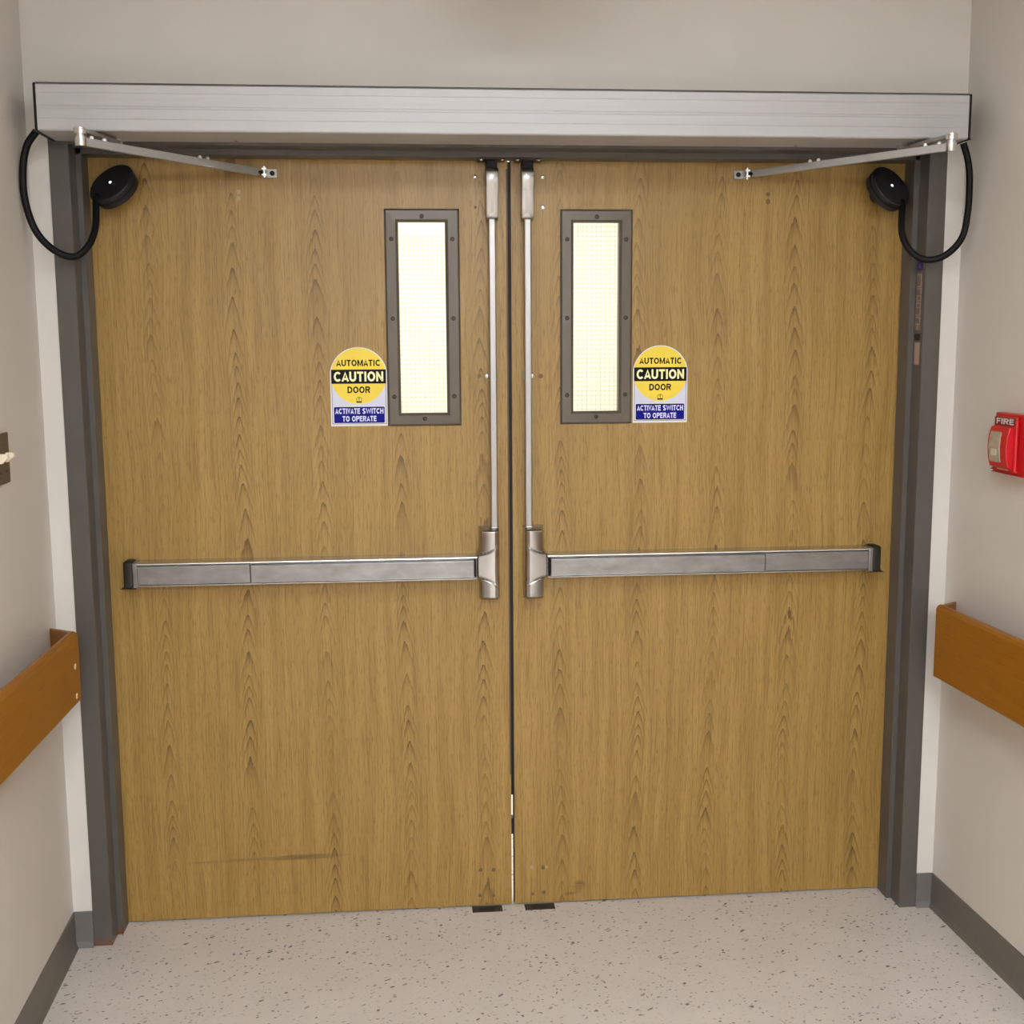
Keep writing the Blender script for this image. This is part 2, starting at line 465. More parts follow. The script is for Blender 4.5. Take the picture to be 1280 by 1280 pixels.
# baseboards (cove base, 10 cm, thin toe)
def base_prof(t=0.004, h=0.1016, toe=0.012):
    return [(0, 0), (toe, 0), (toe, 0.002), (t + 0.002, 0.010), (t, 0.016), (t, h - 0.002), (t - 0.0015, h), (0, h)]
def baseboard(name, p0, p1, inward, mat, label):
    p0, p1, n = Vector(p0), Vector(p1), Vector(inward)
    bm = bmesh.new(); pr = base_prof(); rings = []
    for p in (p0, p1): rings.append([bm.verts.new((p.x + n.x * u, p.y + n.y * u, h)) for u, h in pr])
    k = len(pr)
    for i in range(k): bm.faces.new([rings[0][i], rings[0][(i + 1) % k], rings[1][(i + 1) % k], rings[1][i]])
    bm.faces.new(rings[0]); bm.faces.new(list(reversed(rings[1])))
    tag(mesh_obj(name, bm, mat), label, 'baseboard', kind='structure')
baseboard('baseboard_left', (xl(-0.0005), -0.0005, 0), (xl(YEND), YEND, 0), (1, SL, 0), M['base'], 'dark grey vinyl base along the left wall')
baseboard('baseboard_right', (xr(-0.0005), -0.0005, 0), (xr(YEND), YEND, 0), (-1, SR, 0), M['base'], 'dark grey vinyl base along the right wall')
baseboard('baseboard_back_left', (XL + 0.004, 0, 0), (-A - FW - 0.0005, 0, 0), (0, -1, 0), M['base2'], 'short grey vinyl base piece left of the door frame')
baseboard('baseboard_back_right', (A + FW + 0.0005, 0, 0), (XR - 0.004, 0, 0), (0, -1, 0), M['base2'], 'short grey vinyl base piece right of the door frame')

# ------------------------------------------------------------------ door frame
fr = thing('trim_1', (0, 0.06, 0), 'grey painted steel frame around the double doors', 'door frame', kind='structure')
def jamb(s):
    pts = [(A + FW, YF), (A, YF), (A, R1), (A - ST, R1), (A - ST, D - 0.003), (A, D - 0.003), (A, 0.19), (A + FW, 0.19)]
    return prism([(s * x, y) for x, y in pts], 'z', 0.0, H)
for s in (-1, 1): mesh_obj('jamb', jamb(s), M['frame'], fr, bevel=0.0012, seg=1)
pts = [(YF, H + FW), (YF, H), (R1, H), (R1, H - ST), (D - 0.003, H - ST), (D - 0.003, H), (0.19, H), (0.19, H + FW)]
bm = prism(pts[:], 'x', -A + ST + 0.0, A - ST)
box(bm, -A - FW, -A + ST, YF, 0.19, H, H + FW); box(bm, A - ST, A + FW, YF, 0.19, H, H + FW)
box(bm, -A + 0.0, -A + ST, R1, D - 0.003, H - ST, H); box(bm, A - ST, A, R1, D - 0.003, H - ST, H)
mesh_obj('head', bm, M['frame'], fr)

# paper labels stuck in the right jamb rabbet
def jamb_label(name, y0, y1, z0, z1, mat, label, extra=None):
    o = mesh_obj(name, B((A - 0.0008, A - 0.0001, y0, y1, z0, z1)), mat)
    return tag(o, label, 'label')
o = jamb_label('frame_label', 0.012, 0.046, 1.826, 1.848, M['navy'], 'small navy label on right jamb, topmost, below the cable loop')
mesh_obj('emblem', prism([(y, z) for y, z in ((0.022, 1.832), (0.036, 1.832), (0.036, 1.842), (0.022, 1.842))], 'x', A - 0.0014, A - 0.0008), simple('label_violet_mark', S(96, 86, 168), 0.5), o)
lt = thing('lettered_strip', (A - 0.0004, 0.03, 1.665), 'faded strip of pale upright lettering on right jamb between two labels', 'label')
mesh_obj('strip', B((A - 0.0006, A - 0.0001, 0.012, 0.046, 1.664, 1.822)), simple('worn_grey_strip', S(112, 104, 96), 0.5), lt)
gy0, gy1 = 0.015, 0.043
zz = 1.816
for gi, gl in enumerate(('F', 'L', 'F', 'O', 'O', 'L', 'F', 'T')):
    hgt = 0.0165; w_ = 0.0030
    bm = bmesh.new(); a0, a1 = A - 0.0012, A - 0.0006
    if gl in 'FT': box(bm, a0, a1, gy0, gy1, zz - w_, zz)
    if gl in 'FLO': box(bm, a0, a1, gy0, gy0 + 0.005, zz - hgt, zz)
    if gl in 'LO': box(bm, a0, a1, gy0, gy1, zz - hgt, zz - hgt + w_)
    if gl == 'O': box(bm, a0, a1, gy1 - 0.005, gy1, zz - hgt, zz); box(bm, a0, a1, gy0, gy1, zz - w_, zz)
    if gl == 'T': box(bm, a0, a1, 0.027, 0.032, zz - hgt, zz)
    mesh_obj('printed_mark', bm, M['pink'], lt)
    zz -= 0.0192
o = jamb_label('frame_label', 0.012, 0.046, 1.636, 1.654, M['labelbk'], 'small black label on right jamb above the beige tape')
jamb_label('tape_strip', 0.012, 0.044, 1.570, 1.630, M['tape'], 'beige tape strip on right jamb below the black label')

# ------------------------------------------------------------------ doors
def slab_with_hole(x0, x1, z0, z1, y0, y1, hx0, hx1, hz0, hz1):
    bm = bmesh.new()
    def ring(a, b, c, d, y): return [bm.verts.new(p) for p in ((a, y, c), (b, y, c), (b, y, d), (a, y, d))]
    of, inf, ob, inb = ring(x0, x1, z0, z1, y0), ring(hx0, hx1, hz0, hz1, y0), ring(x0, x1, z0, z1, y1), ring(hx0, hx1, hz0, hz1, y1)
    for i in range(4):
        j = (i + 1) % 4
        bm.faces.new([of[i], of[j], inf[j], inf[i]]); bm.faces.new([ob[i], inb[i], inb[j], ob[j]])
        f = bm.faces.new([of[i], ob[i], ob[j], of[j]]); f.material_index = 1
        f = bm.faces.new([inf[i], inf[j], inb[j], inb[i]]); f.material_index = 1
    return bm

def disc_screw(name, at, r, mat, parent, h=0.0022):
    bm = revolve(bmesh.new(), at, (0, -1, 0), [(r, 0), (r, h * 0.4), (r * 0.75, h * 0.85), (r * 0.35, h), (r * 0.3, h * 0.55), (0, h * 0.55)], 14)
    return mesh_obj(name, bm, mat, parent, smooth=True, base=at)

def lite_member(p_out0, p_out1, p_in1, p_in0):
    """one mitred moulding: sloped outer edge, flat face, sloped inner edge"""
    o0, o1, i1, i0 = [Vector((p[0], 0, p[1])) for p in (p_out0, p_out1, p_in1, p_in0)]
    rows = []
    for t, y in ((0, D), (0.0, D - 0.004), (0.14, D - 0.0085), (0.80, D - 0.0095), (1.0, D - 0.004), (1.0, D + 0.012)):
        rows.append((o0.lerp(i0, t) + Vector((0, y, 0)), o1.lerp(i1, t) + Vector((0, y, 0))))
    bm = bmesh.new(); V = [(bm.verts.new(a), bm.verts.new(b)) for a, b in rows]
    for q, w in zip(V[:-1], V[1:]): bm.faces.new([q[0], q[1], w[1], w[0]])
    bm.faces.new([v[0] for v in V]); bm.faces.new([v[1] for v in reversed(V)])
    bm.faces.new([V[0][0], V[-1][0], V[-1][1], V[0][1]])
    return bm

def make_door(n, s, x_in, lab, slabmat, glass, lx, screws):
    xo = s * 1.1125
    x0, x1 = min(xo, x_in), max(xo, x_in)
    lo0, lo1, li0, li1 = lx       # lite frame outer / inner in x
    zo0, zo1, zi0, zi1 = 1.4115, 1.9945, 1.4470, 1.9595
    root = thing('door_%d' % n, ((x0 + x1) / 2, D, 0.0), lab, 'door', kind='structure')
    mesh_obj('door_slab', slab_with_hole(x0, x1, 0.004, H - 0.004, D, D + 0.0445, li0 - 0.004, li1 + 0.004, zi0 - 0.004, zi1 + 0.004), [slabmat, M['edge']], root)
    for o0, o1, i1, i0 in (((lo0, zo1), (lo1, zo1), (li1, zi1), (li0, zi1)), ((lo1, zo1), (lo1, zo0), (li1, zi0), (li1, zi1)),
                           ((lo1, zo0), (lo0, zo0), (li0, zi0), (li1, zi0)), ((lo0, zo0), (lo0, zo1), (li0, zi1), (li0, zi0))):
        mesh_obj('lite_frame', lite_member(o0, o1, i1, i0), M['bronze'], root)
    mx, ml, mr = (lo0 + lo1) / 2, (lo0 + li0) / 2, (lo1 + li1) / 2
    first = None
    for (x, z) in [(mx, 1.9745), (mx, 1.4315)] + [(q, z) for q in (ml, mr) for z in (1.9145, 1.7030, 1.4920)]:
        if first is None: first = disc_screw('lite_screw', (x, D - 0.0088, z), 0.0062, M['screwdk'], root, 0.002)
        else: copy_at(first, (x, D - 0.0088, z), root)
    mesh_obj('glass_pane', B((li0 - 0.003, li1 + 0.003, D + 0.016, D + 0.022, zi0 - 0.003, zi1 + 0.003)), glass, root)
    bm = bmesh.new(); p = 0.0128; w = 0.00042
    nx = int((li1 - li0) / p) + 1
    for i in range(nx):
        x = li0 + 0.002 + i * p
        if x < li1: box(bm, x - w, x + w, D + 0.0135, D + 0.0145, zi0, zi1)
    nz = int((zi1 - zi0) / p) + 1
    for i in range(nz):
        z = zi0 + 0.004 + i * p
        if z < zi1: box(bm, li0, li1, D + 0.0135, D + 0.0145, z - w, z + w)
    o = mesh_obj('wire_mesh', bm, M['wire'], root); o['kind'] = 'stuff'
    mesh_obj('light_block_strip', B((x0 + 0.002, x1 - 0.002, D + 0.020, D + 0.034, 0.0003, 0.0042)), M['seal'], root)  # unseen strip added to block light leaking under the leaf
    for (x, z, r, mt) in screws:
        nm = 'screw' if mt.startswith('screw') else 'filled_hole'
        disc_screw(nm, (x, D, z), r, M[mt], root, 0.0018 if nm == 'screw' else 0.0006)
    return root

d1 = make_door(1, -1, -0.0034, 'left oak laminate door leaf with narrow wired glass pane', M['door_l'], M['glass_l'], (-0.3365, -0.1345, -0.2995, -0.1735),
    [(-0.0905, 2.0793, 0.0048, 'screwlt'), (-0.0905, 1.9995, 0.004, 'patch'), (-0.7192, 2.0363, 0.006, 'patchlt'), (-0.7198, 2.0195, 0.006, 'patchlt'),
     (-0.0625, 1.5461, 0.006, 'screwlt'), (-0.0845, 1.5463, 0.0055, 'patch'), (-0.0939, 0.1135, 0.006, 'patch'), (-0.0564, 0.1117, 0.006, 'patch'),
     (-0.097, 0.0345, 0.005, 'patch'), (-0.0571, 0.0326, 0.005, 'patch')])
d2 = make_door(2, 1, 0.0060, 'right oak laminate door leaf with narrow wired glass pane', M['door_r'], M['glass_r'], (0.1400, 0.3395, 0.1763, 0.3025),
    [(0.0919, 2.0804, 0.0055, 'screwlt'), (0.0935, 2.0002, 0.0058, 'screwlt'), (0.7171, 2.0371, 0.006, 'patch'), (0.7176, 2.0180, 0.0065, 'patch'),
     (0.0617, 1.5451, 0.006, 'screwlt'), (0.0861, 1.5449, 0.0065, 'patch'), (0.0565, 0.1139, 0.006, 'patchlt'), (0.0900, 0.1123, 0.0065, 'patch'), (0.098, 0.1130, 0.005, 'patchlt'),
     (0.0585, 0.032, 0.005, 'patch'), (0.0917, 0.0354, 0.006, 'patch')])
# meeting edge seal on the right leaf, worn away from the left leaf near the floor
bm = B((0.0026, 0.0060, D + 0.004, D + 0.016, 0.006, 2.12), (-0.0030, 0.0036, D + 0.010, D + 0.040, 0.335, 2.12), (-0.0030, 0.0036, D + 0.010, D + 0.040, 0.215, 0.262))
mesh_obj('edge_seal', bm, M['seal'], d2)
mesh_obj('edge_strip', B((-0.0075, -0.0034, D - 0.0006, D + 0.002, 0.40, 2.10)), simple('worn_edge_strip', S(98, 78, 54), 0.5), d1)

# ------------------------------------------------------------------ exit devices
def head_case(s):
    """convex cast case with a flaring boss where the bar enters; s=-1 left leaf"""
    xs_, xb = s * 0.0335, s * 0.1015       # seam side, bar side of the boss
    bm = bmesh.new(); nx, nz = 46, 110
    z0, z1 = 0.9235, 1.1295; zc = 1.0215
    grid = []
    for i in range(nx + 1):
        u = i / nx; col = []
        for j in range(nz + 1):
            v = j / nz; z = z0 + (z1 - z0) * v; dz = abs(z - zc)
            flare = 0.033 + 0.034 * max(0.0, 1 - u / 0.95) ** 2.4
            # outline: body width shrinks to the bar side except around the boss
            lim = 0.84 + 0.02 * (1 - abs(2 * v - 1))
            edge = lim + (1 - lim) * (1 / (1 + math.exp((dz - 0.036) / 0.0035)))
            uu = u * edge
            x = xs_ + (xb - xs_) * uu
            body = 0.022 + 0.034 * math.sqrt(max(0, 1 - (max(0, uu - 0.22) / 0.80) ** 2 * 0.95)) - 0.006 * max(0, 0.22 - uu) / 0.22
            ez = min(z - z0, z1 - z); body *= min(1, 0.45 + 0.55 * math.sqrt(min(1, ez / 0.010)))
            bo = 0.056 - 0.009 * max(0, (uu - 0.25)) ** 1.4
            k = 1 / (1 + math.exp((dz - flare) / 0.0016))
            sm = min(1, max(0, (uu - 0.12) / 0.35)); sm = sm * sm * (3 - 2 * sm)
            dep = body + (max(bo, body) - body) * k * sm
            if uu > 0.12: dep -= 0.0035 * math.exp(-((dz - flare - 0.002) / 0.0022) ** 2) * min(1, (uu - 0.12) / 0.3)
            es = min(uu, edge - uu) * 0.068
            dep *= min(1, 0.35 + 0.65 * math.sqrt(min(1, max(es, 0) / 0.006)))
            col.append(bm.verts.new((x, D - dep, z)))
        grid.append(col)
    for i in range(nx):
        for j in range(nz):
            bm.faces.new([grid[i][j], grid[i + 1][j], grid[i + 1][j + 1], grid[i][j + 1]])
    # skirt down to the door
    loop = [grid[i][0] for i in range(nx + 1)] + [grid[nx][j] for j in range(1, nz + 1)] + [grid[i][nz] for i in range(nx - 1, -1, -1)] + [grid[0][j] for j in range(nz - 1, 0, -1)]
    low = [bm.verts.new((v.co.x, D - 0.0002, v.co.z)) for v in loop]; n = len(loop)
    for i in range(n): bm.faces.new([loop[i], low[i], low[(i + 1) % n], loop[(i + 1) % n]])
    return bm

def latch_case(s):
    x0, x1 = s * 0.0312, s * 0.0638
    prof = [(D - 0.0003, 1.961), (D - 0.030, 1.961), (D - 0.040, 1.968), (D - 0.0435, 1.980), (D - 0.044, 2.03), (D - 0.050, 2.052), (D - 0.054, 2.082), (D - 0.050, 2.096), (D - 0.0003, 2.096)]
    bm = prism(prof, 'x', min(x0, x1), max(x0, x1))
    return bm

def exit_device(s, label):
    X = lambda a, b: (min(s * a, s * b), max(s * a, s * b))
    root = thing('panic_exit_device', (s * 0.55, D, 0.92), label, 'push bar', 'exit devices on the door leaves')
    z0, z1 = 0.9865, 1.0525
    # rail: back channel with raised top and bottom lips
    prof = [(D - 0.0003, z0), (D - 0.046, z0), (D - 0.055, z0 + 0.0012), (D - 0.0555, z0 + 0.004), (D - 0.053, z0 + 0.0062), (D - 0.040, z0 + 0.0064), (D - 0.040, z1 - 0.0080), (D - 0.054, z1 - 0.0075), (D - 0.0565, z1 - 0.005), (D - 0.0560, z1 - 0.002), (D - 0.050, z1), (D - 0.0003, z1)]
    rail = mesh_obj('rail', prism(prof, 'x', *X(0.099, 1.024)), M['steel_lip'], root)
    mesh_obj('push_pad', B((*X(0.1065, 0.716), D - 0.060, D - 0.041, z0 + 0.0072, z1 - 0.0115)), M['steel'], root, bevel=0.002)
    mesh_obj('cover_plate', B((*X(0.718, 1.018), D - 0.056, D - 0.041, z0 + 0.0070, z1 - 0.0088)), M['steel'], root, bevel=0.0012)
    mesh_obj('pad_gap', B((*X(0.100, 0.1062), D - 0.048, D - 0.0405, z0 + 0.0070, z1 - 0.009)), M['matte'], root)
    mesh_obj('end_bracket', B((*X(1.018, 1.030), D - 0.0585, D - 0.001, z0 - 0.001, z1 + 0.001)), M['steel'], root, bevel=0.002)
    mesh_obj('end_cap', B((*X(1.0285, 1.0565), D - 0.054, D - 0.0003, z0 - 0.003, z1 + 0.0045)), M['capdark'], root, bevel=0.007, seg=3, smooth=True)
    mesh_obj('head_case', head_case(s), M['steel_h'], root, smooth=True)
    mesh_obj('vertical_rod', B((*X(0.0385, 0.0575), D - 0.036, D - 0.020, 1.127, 1.966)), M['steel_v'], root, bevel=0.003)
    g = mesh_obj('rod_guide', B((*X(0.036, 0.058), D - 0.020, D - 0.0003, 1.535, 1.557)), M['steel_v'], root, bevel=0.002)
    mesh_obj('latch_case', latch_case(s), M['steel_h'], root, bevel=0.0025, seg=2, smooth=True)
    mesh_obj('latch_bolt', B((*X(0.0335, 0.0625), D - 0.040, D - 0.0003, 2.0962, 2.1185)), M['matte'], root, bevel=0.002)
    return root
exit_device(-1, 'satin steel push bar, rod and latch on the left door leaf')
exit_device(1, 'satin steel push bar, rod and latch on the right door leaf')

# strikes under the frame head
for s, w in ((-1, 'left'), (1, 'right')):
    t = thing('head_strike', (s * 0.047, 0.1, 2.112), 'dark strike plate under the frame head above the %s latch' % w, 'strike plate', 'head strikes')
    a, b = sorted((s * 0.014, s * 0.086))
    mesh_obj('plate', B((a, b, 0.066, 0.1200, H - ST - 0.0045, H - ST - 0.0002)), M['strike'], t, bevel=0.001)
    for dx in (0.020, 0.076):
        bm = revolve(bmesh.new(), (s * dx, 0.075, H - ST - 0.0045), (0, 0, -1), [(0.0055, 0), (0.005, 0.0018), (0.002, 0.0026), (0, 0.0026)], 12)
        mesh_obj('screw', bm, M['screwlt'], t, smooth=True)

# floor strikes
for s, w in ((-1, 'left'), (1, 'right')):
    t = thing('floor_strike', (s * 0.077, 0.107, 0.0), 'dark metal strike plate set in the floor under the %s leaf' % w, 'strike plate', 'floor strikes')
    a, b = sorted((s * 0.033, s * 0.121))
    mesh_obj('plate', B((a, b, 0.0875, 0.1235, 0.0001, 0.0012)), M['strike'], t)
    bm = prism([(x, y) for x, y in ((a + 0.024, 0.097), (b - 0.024, 0.097), (b - 0.018, 0.105), (b - 0.024, 0.113), (a + 0.024, 0.113), (a + 0.018, 0.105))], 'z', 0.0012, 0.0020)
    mesh_obj('socket_rim', bm, M['labelbk'], t)

# ------------------------------------------------------------------ caution signs
def _arc(cx, cy, rx, ry, a0, a1, n=12):
    return [(cx + rx * math.cos(math.radians(a0 + (a1 - a0) * i / n)), cy + ry * math.sin(math.radians(a0 + (a1 - a0) * i / n))) for i in range(n + 1)]
T_ = 0.215; h_ = T_ / 2          # stroke weight of the block letters, cap height 1
def glyph(c):
    """advance width and centre-line strokes of one heavy sans capital"""
    if c == ' ': return 0.34, []
    if c == 'A': return 0.80, [[(h_ * 0.9, 0), (0.40, 1 - h_ * 0.2), (0.80 - h_ * 0.9, 0)], [(0.20, 0.27), (0.60, 0.27)]]
    if c == 'U': return 0.76, [[(h_, 1)] + _arc(0.38, 0.38, 0.38 - h_, 0.38 - h_, 180, 360) + [(0.76 - h_, 1)]]
    if c == 'T': return 0.68, [[(0, 1 - h_), (0.68, 1 - h_)], [(0.34, 1 - h_), (0.34, 0)]]
    if c == 'O': return 0.86, [_arc(0.43, 0.5, 0.43 - h_, 0.5 - h_, 0, 360, 30)]
    if c == 'M': return 0.92, [[(h_, 0), (h_, 1)], [(0.92 - h_, 0), (0.92 - h_, 1)], [(h_ * 1.1, 0.97), (0.46, 0.10), (0.92 - h_ * 1.1, 0.97)]]
    if c == 'I': return T_ + 0.04, [[(h_ + 0.02, 0), (h_ + 0.02, 1)]]
    if c == 'C': return 0.80, [_arc(0.43, 0.5, 0.43 - h_, 0.5 - h_, 42, 318, 26)]
    if c == 'N': return 0.78, [[(h_, 0), (h_, 1)], [(0.78 - h_, 0), (0.78 - h_, 1)], [(h_, 0.94), (0.78 - h_, 0.06)]]
    if c == 'D': return 0.78, [[(h_, h_), (0.36, h_)] + _arc(0.36, 0.5, 0.42 - h_, 0.5 - h_, -90, 90, 16) + [(h_, 1 - h_)], [(h_, 0), (h_, 1)]]
    if c in 'RP':
        st = [[(h_, 0), (h_, 1)], [(h_, 1 - h_), (0.42, 1 - h_)] + _arc(0.44, 0.70, 0.22, 0.30 - h_, 90, -90, 12) + [(h_, 0.40 + h_)]]
        if c == 'R': st.append([(0.42, 0.48), (0.64, 0.0)])
        return (0.78 if c == 'R' else 0.72), st
    if c == 'V': return 0.76, [[(h_ * 0.9, 1), (0.38, h_ * 0.2), (0.76 - h_ * 0.9, 1)]]
    if c == 'E': return 0.66, [[(h_, 0), (h_, 1)], [(h_, 1 - h_), (0.64, 1 - h_)], [(h_, 0.52), (0.60, 0.52)], [(h_, h_), (0.66, h_)]]
    if c == 'F': return 0.62, [[(h_, 0), (h_, 1)], [(h_, 1 - h_), (0.62, 1 - h_)], [(h_, 0.50), (0.56, 0.50)]]
    if c == 'W': return 1.24, [[(h_ * 0.8, 1), (0.34, 0.06), (0.62, 0.94), (0.90, 0.06), (1.24 - h_ * 0.8, 1)]]
    if c == 'H': return 0.76, [[(h_, 0), (h_, 1)], [(0.76 - h_, 0), (0.76 - h_, 1)], [(h_, 0.52), (0.76 - h_, 0.52)]]
    if c == 'S': return 0.74, [_arc(0.37, 0.73, 0.37 - h_, 0.27 - h_, 20, 270, 16)[:-1] + _arc(0.37, 0.27, 0.37 - h_, 0.27 - h_ * 0.9, 90, -160, 16)]
    return 0.5, []
def block_text(txt, place):
    """bmesh of the words; place(u, v) maps letter space to a world point"""
    bm = bmesh.new(); x = 0.0; quads = []
    for txt_i, c in enumerate(txt):
        w, st = glyph(c)
        for pl in st:
            P = [Vector((p[0] + x, p[1])) for p in pl]; L = []; n = len(P)
            closed = (P[0] - P[-1]).length < 1e-4
            for k in range(n):
                a = (P[k] - P[k - 1]).normalized() if k else (P[0] - P[-2]).normalized() if closed else None
                b = (P[k + 1] - P[k]).normalized() if k < n - 1 else (P[1] - P[0]).normalized() if closed else None
                a = a or b; b = b or a
                na, nb = Vector((-a.y, a.x)), Vector((-b.y, b.x)); m_ = (na + nb)
                m_ = m_.normalized() if m_.length > 1e-4 else na
                q = h_ / max(0.55, m_.dot(na))
                L.append((P[k] + m_ * q, P[k] - m_ * q))
            quads += [(L[k][0], L[k][1], L[k + 1][1], L[k + 1][0]) for k in range(n - 1)]
        x += w + 0.10 - (0.05 if c in 'AV' else 0) - (0.05 if txt[min(len(txt) - 1, txt_i + 1)] in 'AV' else 0)
    W = x - 0.10
    for q in quads:
        bm.faces.new([bm.verts.new(place(v.x / W, min(1.0, max(0.0, v.y)))) for v in q])
    return bm
def text_mesh(txt, name, cx, z0, w, h, y, mat, parent, bold=0.0):
    bm = block_text(txt, lambda u, v: Vector((cx + (u - 0.5) * w, y - 0.00012, z0 + v * h)))
    ext = bmesh.ops.extrude_face_region(bm, geom=list(bm.faces))
    for v in [g for g in ext['geom'] if isinstance(g, bmesh.types.BMVert)]: v.co.y += 0.00012
    return mesh_obj(name, bm, mat, parent)

def arch_outline(cx, zb, zc, r, x_half, n=40):
    """straight sides up from the base, circular top"""
    a0 = math.asin(0)  # arc from +x side to -x side, where it meets the sides
    am = math.acos(min(1, x_half / r))
    pts = [(cx - x_half, zb), (cx + x_half, zb)]
    for i in range(n + 1):
        t = am + (math.pi - 2 * am) * i / n
        pts.append((cx + r * math.cos(t), zc + r * math.sin(t)))
    return pts

def rrect(x0, x1, z0, z1, r, n=5):
    pts = []
    for cx, cz, a in ((x1 - r, z0 + r, -90), (x1 - r, z1 - r, 0), (x0 + r, z1 - r, 90), (x0 + r, z0 + r, 180)):
        for i in range(n + 1):
            t = math.radians(a + 90 * i / n); pts.append((cx + r * math.cos(t), cz + r * math.sin(t)))
    return pts

def caution_sign(cx, label):
    t = thing('caution_sign', (cx, D, 1.4125), label, 'sign', 'caution signs')
    u = 0.0002022; zb = 1.4125
    Z = lambda py: zb + (1203 - py) * u
    y = D - 0.0002
    lay = lambda k: y - 0.0004 - 0.00022 * k
    zc, r = Z(528), 0.0775
    bmk = lambda pts, k: prism(pts, 'y', lay(k), lay(k - 1) if k else y)
    mesh_obj('backing', bmk(arch_outline(cx, zb, zc, r + 0.0006, 0.0772), 0), M['s_white'], t)
    mesh_obj('border_line', bmk([(cx - 0.0738, zb + 0.0055), (cx + 0.0738, zb + 0.0055), (cx + 0.0738, Z(632)), (cx - 0.0738, Z(632))], 1), M['s_grey'], t)
    mesh_obj('pale_panel', bmk([(cx - 0.0722, zb + 0.0075), (cx + 0.0722, zb + 0.0075), (cx + 0.0722, Z(632)), (cx - 0.0722, Z(632))], 2), M['s_pale'], t)
    # yellow disc clipped at the sides
    pts = []
    for i in range(72):
        a = 2 * math.pi * i / 72; pts.append((cx + max(-0.0722, min(0.0722, 0.0757 * math.cos(a))), zc + 0.0757 * math.sin(a)))
    mesh_obj('yellow_disc', bmk(pts, 3), M['s_yellow'], t)
    mesh_obj('black_band', bmk([(cx - 0.0742, Z(630)), (cx + 0.0742, Z(630)), (cx + 0.0742, Z(441)), (cx - 0.0742, Z(441))], 4), M['s_black'], t)
    wp = mesh_obj('white_panel', bmk(rrect(cx - 0.0715, cx + 0.0715, Z(1168), Z(934), 0.004), 4), M['s_white'], t)
    mesh_obj('blue_panel', bmk(rrect(cx - 0.0690, cx + 0.0690, Z(1160), Z(942), 0.003), 5), M['s_blue'], t)
    text_mesh('AUTOMATIC', 'lettering', cx, Z(395), 0.1195, 0.0172, lay(3), M['s_ink'], t, 0.024)
    text_mesh('CAUTION', 'lettering', cx, Z(601), 0.134, 0.0268, lay(4), M['s_cream'], t, 0.024)
    text_mesh('DOOR', 'lettering', cx, Z(757), 0.062, 0.0180, lay(3), M['s_ink'], t, 0.024)
    text_mesh('ACTIVATE SWITCH', 'lettering', cx, Z(1036), 0.131, 0.0150, lay(5), M['s_lilac'], t, 0.02)
    text_mesh('TO OPERATE', 'lettering', cx, Z(1140), 0.0925, 0.0150, lay(5), M['s_lilac'], t, 0.02)
    # little emblem under DOOR
    bm = bmesh.new(); a_, b_ = lay(4), lay(3)
    for i in range(20):
        p0 = [(cx + q * math.cos(2 * math.pi * j / 20), Z(842) + q * 0.9 * math.sin(2 * math.pi * j / 20)) for q in (0.0078, 0.0068) for j in (i, i + 1)]
        va = [bm.verts.new((p0[k][0], a_, p0[k][1])) for k in (0, 1, 3, 2)]; bm.faces.new(va)
    box(bm, cx - 0.0008, cx + 0.0008, a_, b_, Z(862), Z(822)); box(bm, cx - 0.003, cx + 0.003, a_, b_, Z(826), Z(820))
    box(bm, cx - 0.0075, cx + 0.0075, a_, b_, Z(886), Z(868))
    mesh_obj('emblem', bm, M['s_ink'], t)
caution_sign(-0.4142, 'yellow and blue CAUTION AUTOMATIC DOOR sign on the left door leaf')
caution_sign(0.4215, 'yellow and blue CAUTION AUTOMATIC DOOR sign on the right door leaf')

# ------------------------------------------------------------------ door operator
OX0, OX1, OZ0, OZ1, OY = -1.1470, 1.1505, 2.1425, 2.2515, -0.150
op = thing('door_operator', (0, -0.075, OZ0), 'long brushed aluminium automatic door operator housing above the doors', 'door operator')
prof = [(-0.0003, OZ0), (OY + 0.003, OZ0), (OY, OZ0 + 0.003)]
for zg in (0.028, 0.052, 0.058, 0.088):
    prof += [(OY, OZ0 + zg - 0.0006), (OY + 0.0006, OZ0 + zg), (OY, OZ0 + zg + 0.0006)]
prof += [(OY, OZ1 - 0.003), (OY + 0.003, OZ1), (-0.0003, OZ1)]
mesh_obj('housing', prism(prof, 'x', OX0, OX1), M['alu'], op)
for x0, x1 in ((OX0 - 0.0065, OX0), (OX1, OX1 + 0.0065)):
    mesh_obj('end_cap', B((x0, x1, OY - 0.002, -0.0003, OZ0 - 0.001, OZ1 + 0.0015)), M['matte'], op, bevel=0.0025)
# black seam line at the top of the housing
mesh_obj('top_seam', B((OX0, OX1, OY - 0.0008, OY + 0.006, OZ1 - 0.0005, OZ1 + 0.0022)), simple('dark_seam', S(84, 78, 72), 0.5), op)
for bx in (-0.70, 0.74):
    bm = revolve(bmesh.new(), (bx, -0.03, OZ0), (0, 0, -1), [(0.004, 0), (0.004, 0.002), (0, 0.003)], 10)
    mesh_obj('screw', bm, M['screwlt'], op, smooth=True)

